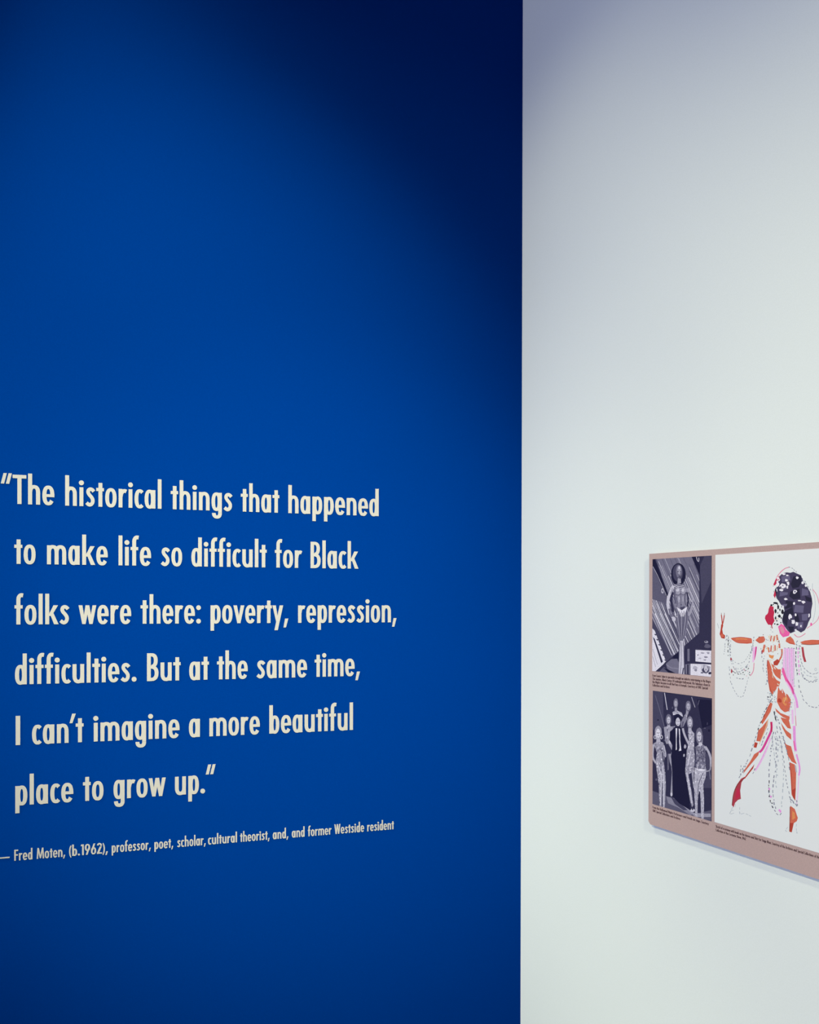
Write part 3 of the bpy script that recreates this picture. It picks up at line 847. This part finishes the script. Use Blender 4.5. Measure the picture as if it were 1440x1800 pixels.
# raised hand and arm, its twin on the far side
for mir in (None, AX):
    dr.line('rust', [(140, 905), (150, 985), (152, 1045)], 13, 4, False, mir)
    dr.line('rust', [(180, 912), (168, 980), (152, 1050)], 13, 4, False, mir)
    dr.poly('rust', [(138, 1030), (166, 1040), (152, 1100), (162, 1155), (192, 1180), (182, 1222), (140, 1212), (118, 1160), (130, 1100)], mir)
    dr.poly('orange', [(140, 1150), (158, 1160), (178, 1190), (150, 1205), (132, 1180)], mir)
    dr.line('umber', [(140, 880), (141, 910)], 5, 1, False, mir)
    dr.line('umber', [(180, 880), (180, 915)], 5, 1, False, mir)
    dr.line('grey', [(88, 1018), (108, 1085)], 4, 1, False, mir)
    if mir is None:
        dr.poly('orange', [(262, 1215), (300, 1205), (400, 1198), (490, 1208), (542, 1222), (546, 1278), (480, 1286), (390, 1281), (330, 1266), (290, 1240)])
        dr.line('rust', [(280, 1222), (330, 1262), (400, 1279), (540, 1276)], 7)
        dr.line('amber', [(330, 1225), (400, 1222), (480, 1228)], 12)
        dr.line('rust', [(275, 1212), (400, 1200), (535, 1218)], 5)
    # strings of beads hanging from the arm
    for key, pts, wd in [('grey', [(215, 1170), (190, 1290), (175, 1430)], 9), ('black', [(238, 1200), (226, 1340), (232, 1480)], 8), ('grey', [(205, 1180), (245, 1300), (262, 1420)], 9), ('grey', [(262, 1240), (262, 1430), (285, 1500), (350, 1545), (430, 1525), (490, 1460), (530, 1380), (550, 1290)], 7),
                         ('grey', [(268, 1500), (300, 1600), (365, 1660), (440, 1620), (495, 1545), (525, 1420), (560, 1300)], 9), ('black', [(268, 1625), (325, 1675), (395, 1685), (465, 1640), (520, 1600)], 9), ('grey', [(246, 1590), (252, 1700), (275, 1820), (330, 1940), (380, 1985), (430, 1965), (465, 1850), (500, 1720)], 7),
                         ('grey', [(335, 1735), (385, 1755), (440, 1740)], 9), ('silver', [(240, 1230), (246, 1420), (300, 1560)], 8), ('silver', [(190, 1210), (215, 1180), (250, 1210)], 8), ('grey', [(575, 1200), (552, 1290), (550, 1400)], 8)]:
        dr.dashes(key, pts, wd, 17, 13, 5, mir)
    for _ in range(26):
        dr.blob(RNG.choice(['grey', 'silver', 'grey', 'black', 'rose']), RNG.uniform(270, 520), RNG.uniform(1560, 1720), RNG.uniform(4, 8), RNG.uniform(4, 11), 6, 0.2, mir)
    dr.blob('crimson', 268, 1490, 13, 16, 8, 0.2, mir)
    dr.blob('crimson', 276, 1650, 11, 28, 8, 0.2, mir)
dr.line('magenta', [(600, 1325), (590, 1410), (570, 1500)], 20)
dr.line('lilac', [(575, 1330), (568, 1430), (560, 1530)], 24)
dr.line('mauve', [(560, 1330), (556, 1480)], 6)
dr.line('rose', [(572, 1540), (560, 1650), (520, 1712)], 11)
dr.poly('orange', [(588, 1240), (640, 1195), (700, 1188), (722, 1230), (702, 1266), (640, 1281)])
dr.line('rust', [(600, 1248), (650, 1276), (700, 1264)], 6)
dr.blob('umber', 640, 1198, 10, 7)
dr.poly('orange', [(1000, 1215), (1050, 1188), (1090, 1230), (1117, 1302), (1040, 1286), (988, 1255)])
dr.line('rust', [(1000, 1262), (1115, 1300)], 6, 1)
dr.poly('orange', [(1178, 1266), (1240, 1245), (1330, 1234), (1440, 1238), (1520, 1262), (1450, 1294), (1300, 1301), (1220, 1297)])
dr.line('umber', [(1190, 1290), (1300, 1300), (1440, 1292)], 7)
dr.poly('crimson', [(1195, 1330), (1222, 1330), (1240, 1450), (1262, 1525), (1232, 1528), (1210, 1450)])
# strings on the far side of the body
for key, pts, wd in [('black', [(1130, 1330), (1122, 1500), (1145, 1720)], 9), ('mauve', [(1150, 1340), (1160, 1520), (1165, 1700)], 14), ('grey', [(1170, 1330), (1182, 1480), (1230, 1600), (1330, 1690), (1420, 1660)], 8), ('grey', [(1185, 1560), (1205, 1700), (1250, 1760), (1340, 1785), (1430, 1740)], 8), ('grey', [(1120, 1450), (1135, 1650), (1140, 1730)], 7), ('grey', [(1150, 1250), (1120, 1300), (1200, 1320)], 9)]:
    dr.dashes(key, pts, wd, 24, 10, 4)
for qd in arc(1385, 1625, 16, 20, 6, 7, 0, 360, 2.0, 10) + arc(1385, 1765, 14, 18, 6, 7, 0, 360, 2.0, 10):
    dr.poly('silver', qd)
# bodice
for pts, k, wd in [([(800, 1180), (788, 1255)], 'orange', 16), ([(842, 1185), (832, 1255)], 'orange', 16), ([(872, 1170), (884, 1240)], 'orange', 20), ([(712, 1300), (690, 1400)], 'orange', 26), ([(680, 1370), (676, 1420)], 'crimson', 16), ([(758, 1335), (770, 1400)], 'orange', 20),
                   ([(800, 1310), (792, 1390)], 'orange', 18), ([(848, 1305), (850, 1380)], 'orange', 18), ([(905, 1285), (908, 1345)], 'orange', 22), ([(772, 1180), (776, 1230)], 'ochre', 9), ([(820, 1180), (822, 1260)], 'ochre', 8), ([(860, 1200), (866, 1260)], 'ochre', 8), ([(740, 1320), (760, 1380)], 'ochre', 9), ([(830, 1320), (826, 1400)], 'ochre', 9), ([(880, 1310), (872, 1380)], 'ochre', 9), ([(900, 1240), (905, 1280)], 'umber', 8)]:
    dr.line(k, pts, wd, 1)
for _ in range(46):
    dr.blob(RNG.choice(['silver', 'grey', 'ochre', 'umber']), RNG.uniform(690, 930), RNG.uniform(1150, 1440), RNG.uniform(3, 6), RNG.uniform(4, 9), 6)
dr.poly('amber', [(765, 1425), (800, 1440), (835, 1440), (820, 1492), (772, 1465)])
dr.line('orange', [(938, 1355), (936, 1440), (900, 1512)], 20)
dr.poly('rust', [(828, 1525), (880, 1488), (912, 1520), (880, 1572), (830, 1572)])
dr.poly('orange', [(743, 1500), (778, 1512), (800, 1600), (822, 1700), (870, 1765), (918, 1790), (900, 1850), (776, 1850), (758, 1740), (744, 1620)])
dr.poly('orange', [(800, 1545), (850, 1590), (905, 1640), (912, 1685), (858, 1692), (825, 1640)])
dr.line('rust', [(750, 1510), (758, 1640), (775, 1800)], 8)
for pts in [[(770, 1500), (800, 1580), (850, 1690), (915, 1765)], [(835, 1590), (870, 1650), (910, 1690)], [(740, 1490), (790, 1500), (830, 1480)], [(790, 1640), (830, 1760), (900, 1830)]]:
    dr.line('sheet', pts, 11)
    dr.line('ochre', [(x + 9, y + 4) for x, y in pts], 5)
for pts in [[(705, 1440), (690, 1560), (705, 1680)], [(930, 1400), (950, 1560), (940, 1700)], [(740, 1500), (735, 1640), (750, 1800)], [(665, 1340), (670, 1480)], [(965, 1340), (1110, 1350)]]:
    dr.dashes('grey', pts, 8, 16, 12, 6)
dr.line('pink', [(945, 1640), (968, 1700), (1000, 1780)], 24)
# ---- lower half of the figure
dr.frame(1250, 1180, 5.626)
dr.poly('orange', [(562, -20), (602, -20), (612, 60), (660, 110), (652, 172), (612, 232), (582, 190), (568, 90)])
dr.poly('orange', [(612, -20), (694, -20), (692, 80), (645, 62), (618, 20)])
dr.line('sheet', [(606, -10), (640, 50), (700, 92)], 9)
dr.line('rust', [(568, 0), (572, 110), (605, 220)], 6)
dr.line('pink', [(712, -30), (745, 70), (800, 160), (822, 230)], 22)
dr.line('mauve', [(820, 210), (848, 290), (858, 362)], 22)
dr.line('magenta', [(760, 90), (805, 165), (822, 225)], 10)
dr.poly('orange', [(668, 150), (688, 195), (706, 168), (730, 212), (762, 230), (792, 280), (792, 330), (776, 392), (732, 407), (690, 372), (654, 300), (660, 220)])
dr.blob('amber', 735, 295, 26, 46, 11, 0.25)
dr.blob('orange', 742, 300, 13, 22, 9, 0.3)
dr.blob('rust', 682, 288, 18, 22, 9, 0.25)
dr.line('ochre', [(735, 200), (745, 250), (730, 300)], 6)
dr.line('sheet', [(700, 160), (712, 215)], 7, 1)
dr.line('sheet', [(733, 190), (742, 240)], 7, 1)
dr.line('sheet', [(640, 310), (690, 390), (780, 425)], 13)
for _ in range(46):
    dr.blob(RNG.choice(['silver', 'grey', 'black', 'grey']), RNG.uniform(560, 650), RNG.uniform(200, 310), RNG.uniform(3, 6), RNG.uniform(3, 8), 6)
for _ in range(40):
    yy = RNG.uniform(60, 440)
    dr.blob(RNG.choice(['silver', 'grey', 'mauve']), 790 + 18 * math.sin(yy / 90) + RNG.uniform(-8, 24), yy, RNG.uniform(2, 5), RNG.uniform(3, 7), 6)
# near leg
for k, pts in [('orange', [(592, 306), (612, 320), (592, 400), (560, 452), (512, 524), (498, 505), (540, 410), (566, 350)]), ('orange', [(572, 468), (560, 540), (530, 612), (490, 694), (453, 690), (475, 580), (512, 545)]), ('rust', [(435, 700), (466, 708), (452, 757), (424, 752)]),
               ('orange', [(482, 788), (470, 832), (420, 892), (370, 952), (322, 1012), (330, 980), (390, 892), (430, 820)]), ('rust', [(432, 918), (420, 960), (340, 1060), (322, 1070), (370, 1000)]),
               ('crimson', [(342, 1040), (304, 1100), (292, 1180), (299, 1262), (270, 1272), (242, 1300), (226, 1345), (208, 1322), (224, 1212), (258, 1122), (300, 1062)]), ('red', [(262, 1150), (286, 1180), (290, 1240), (240, 1270)])]:
    dr.poly(k, pts)
dr.line('rust', [(592, 310), (545, 410), (500, 505)], 6)
dr.line('rust', [(475, 580), (455, 690)], 6, 1)
dr.line('ochre', [(570, 470), (530, 600), (480, 720)], 7)
dr.line('umber', [(330, 1060), (262, 1125), (226, 1215), (212, 1320)], 7)
dr.line('magenta', [(600, 500), (600, 580), (562, 670), (515, 765), (482, 802)], 22)
dr.line('red', [(596, 500), (604, 600)], 12, 1)
dr.line('lilac', [(592, 660), (545, 795), (485, 915), (440, 985)], 15)
dr.line('mauve', [(560, 740), (500, 870), (445, 970)], 7)
for pts in [[(585, 300), (520, 420), (468, 580), (405, 780), (350, 920), (275, 1060)], [(300, 930), (290, 1050)], [(440, 960), (400, 1040)], [(560, 90), (545, 140)], [(570, 560), (520, 680), (480, 770)], [(330, 930), (310, 990)]]:
    dr.dashes('grey', pts, 8, 16, 12, 5)
dr.dashes('black', [(560, 355), (505, 480), (466, 600)], 6, 20, 26, 4)
# far leg
for k, pts in [('orange', [(636, 362), (690, 412), (782, 448), (778, 482), (712, 452), (650, 400)]), ('orange', [(690, 455), (772, 475), (795, 570), (760, 560), (712, 500)]), ('orange', [(692, 505), (742, 580), (795, 622), (797, 678), (750, 638), (712, 565)]),
               ('orange', [(722, 672), (745, 722), (795, 742), (830, 868), (852, 920), (800, 892), (762, 832)]), ('orange', [(778, 898), (832, 922), (846, 1000), (842, 1150), (836, 1282), (800, 1222), (790, 1050)]), ('rust', [(800, 1180), (842, 1150), (836, 1280), (815, 1250)]),
               ('orange', [(788, 1330), (832, 1362), (862, 1450), (852, 1482), (822, 1502), (802, 1592), (778, 1586), (780, 1450)]), ('amber', [(806, 1380), (830, 1400), (838, 1450), (806, 1470)]), ('rust', [(780, 1500), (820, 1500), (802, 1592), (778, 1586)])]:
    dr.poly(k, pts)
dr.line('rust', [(782, 900), (800, 1060), (805, 1210)], 6)
dr.line('rust', [(727, 680), (765, 830)], 6, 1)
dr.line('umber', [(785, 1340), (784, 1450), (780, 1580)], 6)
for pts, wd, k in [([(808, 380), (812, 520)], 20, 'lilac'), ([(835, 400), (845, 540)], 8, 'rose'), ([(826, 540), (830, 690), (842, 792)], 26, 'mauve'), ([(822, 690), (836, 780)], 12, 'pink'), ([(848, 820), (880, 950), (872, 1030)], 16, 'mauve'), ([(872, 1030), (862, 1200), (850, 1310)], 9, 'lilac'), ([(838, 930), (848, 1000)], 14, 'silver'), ([(830, 300), (838, 440)], 10, 'lilac')]:
    dr.line(k, pts, wd)
for pts in [[(630, 400), (648, 500)], [(650, 440), (700, 600), (760, 800)], [(780, 1240), (870, 1350)], [(790, 1260), (850, 1340)], [(850, 1270), (862, 1350)], [(720, 660), (760, 830), (790, 1000)]]:
    dr.dashes('grey', pts, 9, 18, 10, 5)
dr.dashes('black', [(625, 395), (646, 498)], 9, 30, 10, 2)
# beaded train between the legs
for key, pts, wd in [('grey', [(620, 600), (600, 760), (585, 900), (575, 1080), (582, 1230), (620, 1360), (682, 1422), (704, 1372)], 9), ('grey', [(640, 600), (650, 780), (640, 950), (620, 1100), (622, 1250), (642, 1372)], 9), ('silver', [(680, 640), (712, 850), (720, 1000), (710, 1200), (702, 1340)], 8),
                     ('grey', [(650, 540), (700, 760), (738, 1000), (770, 1190), (800, 1300)], 7), ('silver', [(610, 620), (628, 820), (650, 1000), (690, 1040)], 8), ('silver', [(660, 660), (664, 900), (640, 1080), (655, 1180)], 8), ('black', [(578, 1080), (584, 1240), (625, 1365)], 7)]:
    dr.dashes(key, pts, wd, 17, 15, 5)
for cx_, cy_ in [(580, 1165), (595, 1240), (680, 1375), (690, 1385)]:
    dr.blob('mauve', cx_, cy_, 9, 12)
for _ in range(30):
    dr.blob(RNG.choice(['silver', 'grey']), RNG.uniform(600, 720), RNG.uniform(640, 780), RNG.uniform(3, 5), RNG.uniform(3, 9), 6)
# pale marks round the shoes
for pts in [[(220, 1345), (188, 1412), (245, 1398)], [(200, 1380), (240, 1370)], [(245, 1310), (240, 1370)], [(288, 1345), (290, 1410), (340, 1405), (410, 1440)], [(760, 1540), (738, 1580), (765, 1590)], [(850, 1510), (846, 1560), (856, 1605)], [(862, 1480), (880, 1470)]]:
    dr.dashes('silver', pts, 6, 24, 8, 2)
# beads swinging out on the far side
for key, pts, wd in [('grey', [(868, 80), (888, 200), (935, 305), (1000, 355), (1062, 350), (1110, 280)], 8), ('grey', [(905, 30), (950, 95), (1010, 108), (1070, 80)], 8), ('silver', [(920, 0), (960, 40), (1060, 60)], 8)]:
    dr.dashes(key, pts, wd, 18, 12, 4)
dr.build('illustration', 'sheet', BOARD_T + 0.0006, 'white sheet with an ink and watercolour drawing of a figure in a beaded costume')

# ---- captions printed on the board
def caption(lines, unit_px, zone=None):
    """lines: (text, x0, x1, baseline y at x0) in photo pixels; one printed block = one part"""
    V_all, F_all = [], []
    zs = BOARD_T + 0.00025
    for txt, x0, x1, y in lines:
        ua, v = to_white(x0, y)
        ub = to_white(x1, y)[0] if x1 else None
        _, v_hi = to_white(x0, y - unit_px)
        size = (v_hi - v) / 100.0
        polys, wd = layout(txt)
        sx = (ub - ua) / wd if ub else size
        V, T, own = fill(polys)
        V = V * np.array((sx, size)) + np.array((ua - bu0, v - bv0))
        verts, faces, nt = slab(V, T[own >= 0], BOARD_T - 0.0002, zs)
        b0 = len(V_all)
        V_all += verts
        F_all += [tuple(b0 + i for i in f) for f in faces]
    return link_mesh('caption', V_all, F_all, M_TEXT, None, panel)
caption([('From Counts Salon to spectacles brought an industry entertaining to the Negro', 1147.3, 1249.6, 1189.2),
         ('The movies. Black Comes Of midnight Hollywood. His fabulous show in', 1147.3, 1248.4, 1195.0),
         ('the Nights became to all that has a triumph. Courtesy of ONE Special', 1147.3, 1244.6, 1200.5),
         ('Collections and Archives', 1147.3, 1177.6, 1206.2)], 4.3)
caption([('From the Hollywood Nights Performers and friends on stage. Courtesy', 1147.6, 1246.2, 1420.6),
         ('ONE Special Collections and Archives', 1147.6, 1196.4, 1426.6)], 4.2)
caption([('Sketch of a costume with beads on the sleeves and Skirt for Stage Wear. Courtesy of the Archives and Special Collections of the North', 1258.4, 1452, 1454.4),
         ('Collection of the Costume Show, 1962', 1258.4, 1311.6, 1460.8)], 4.4)
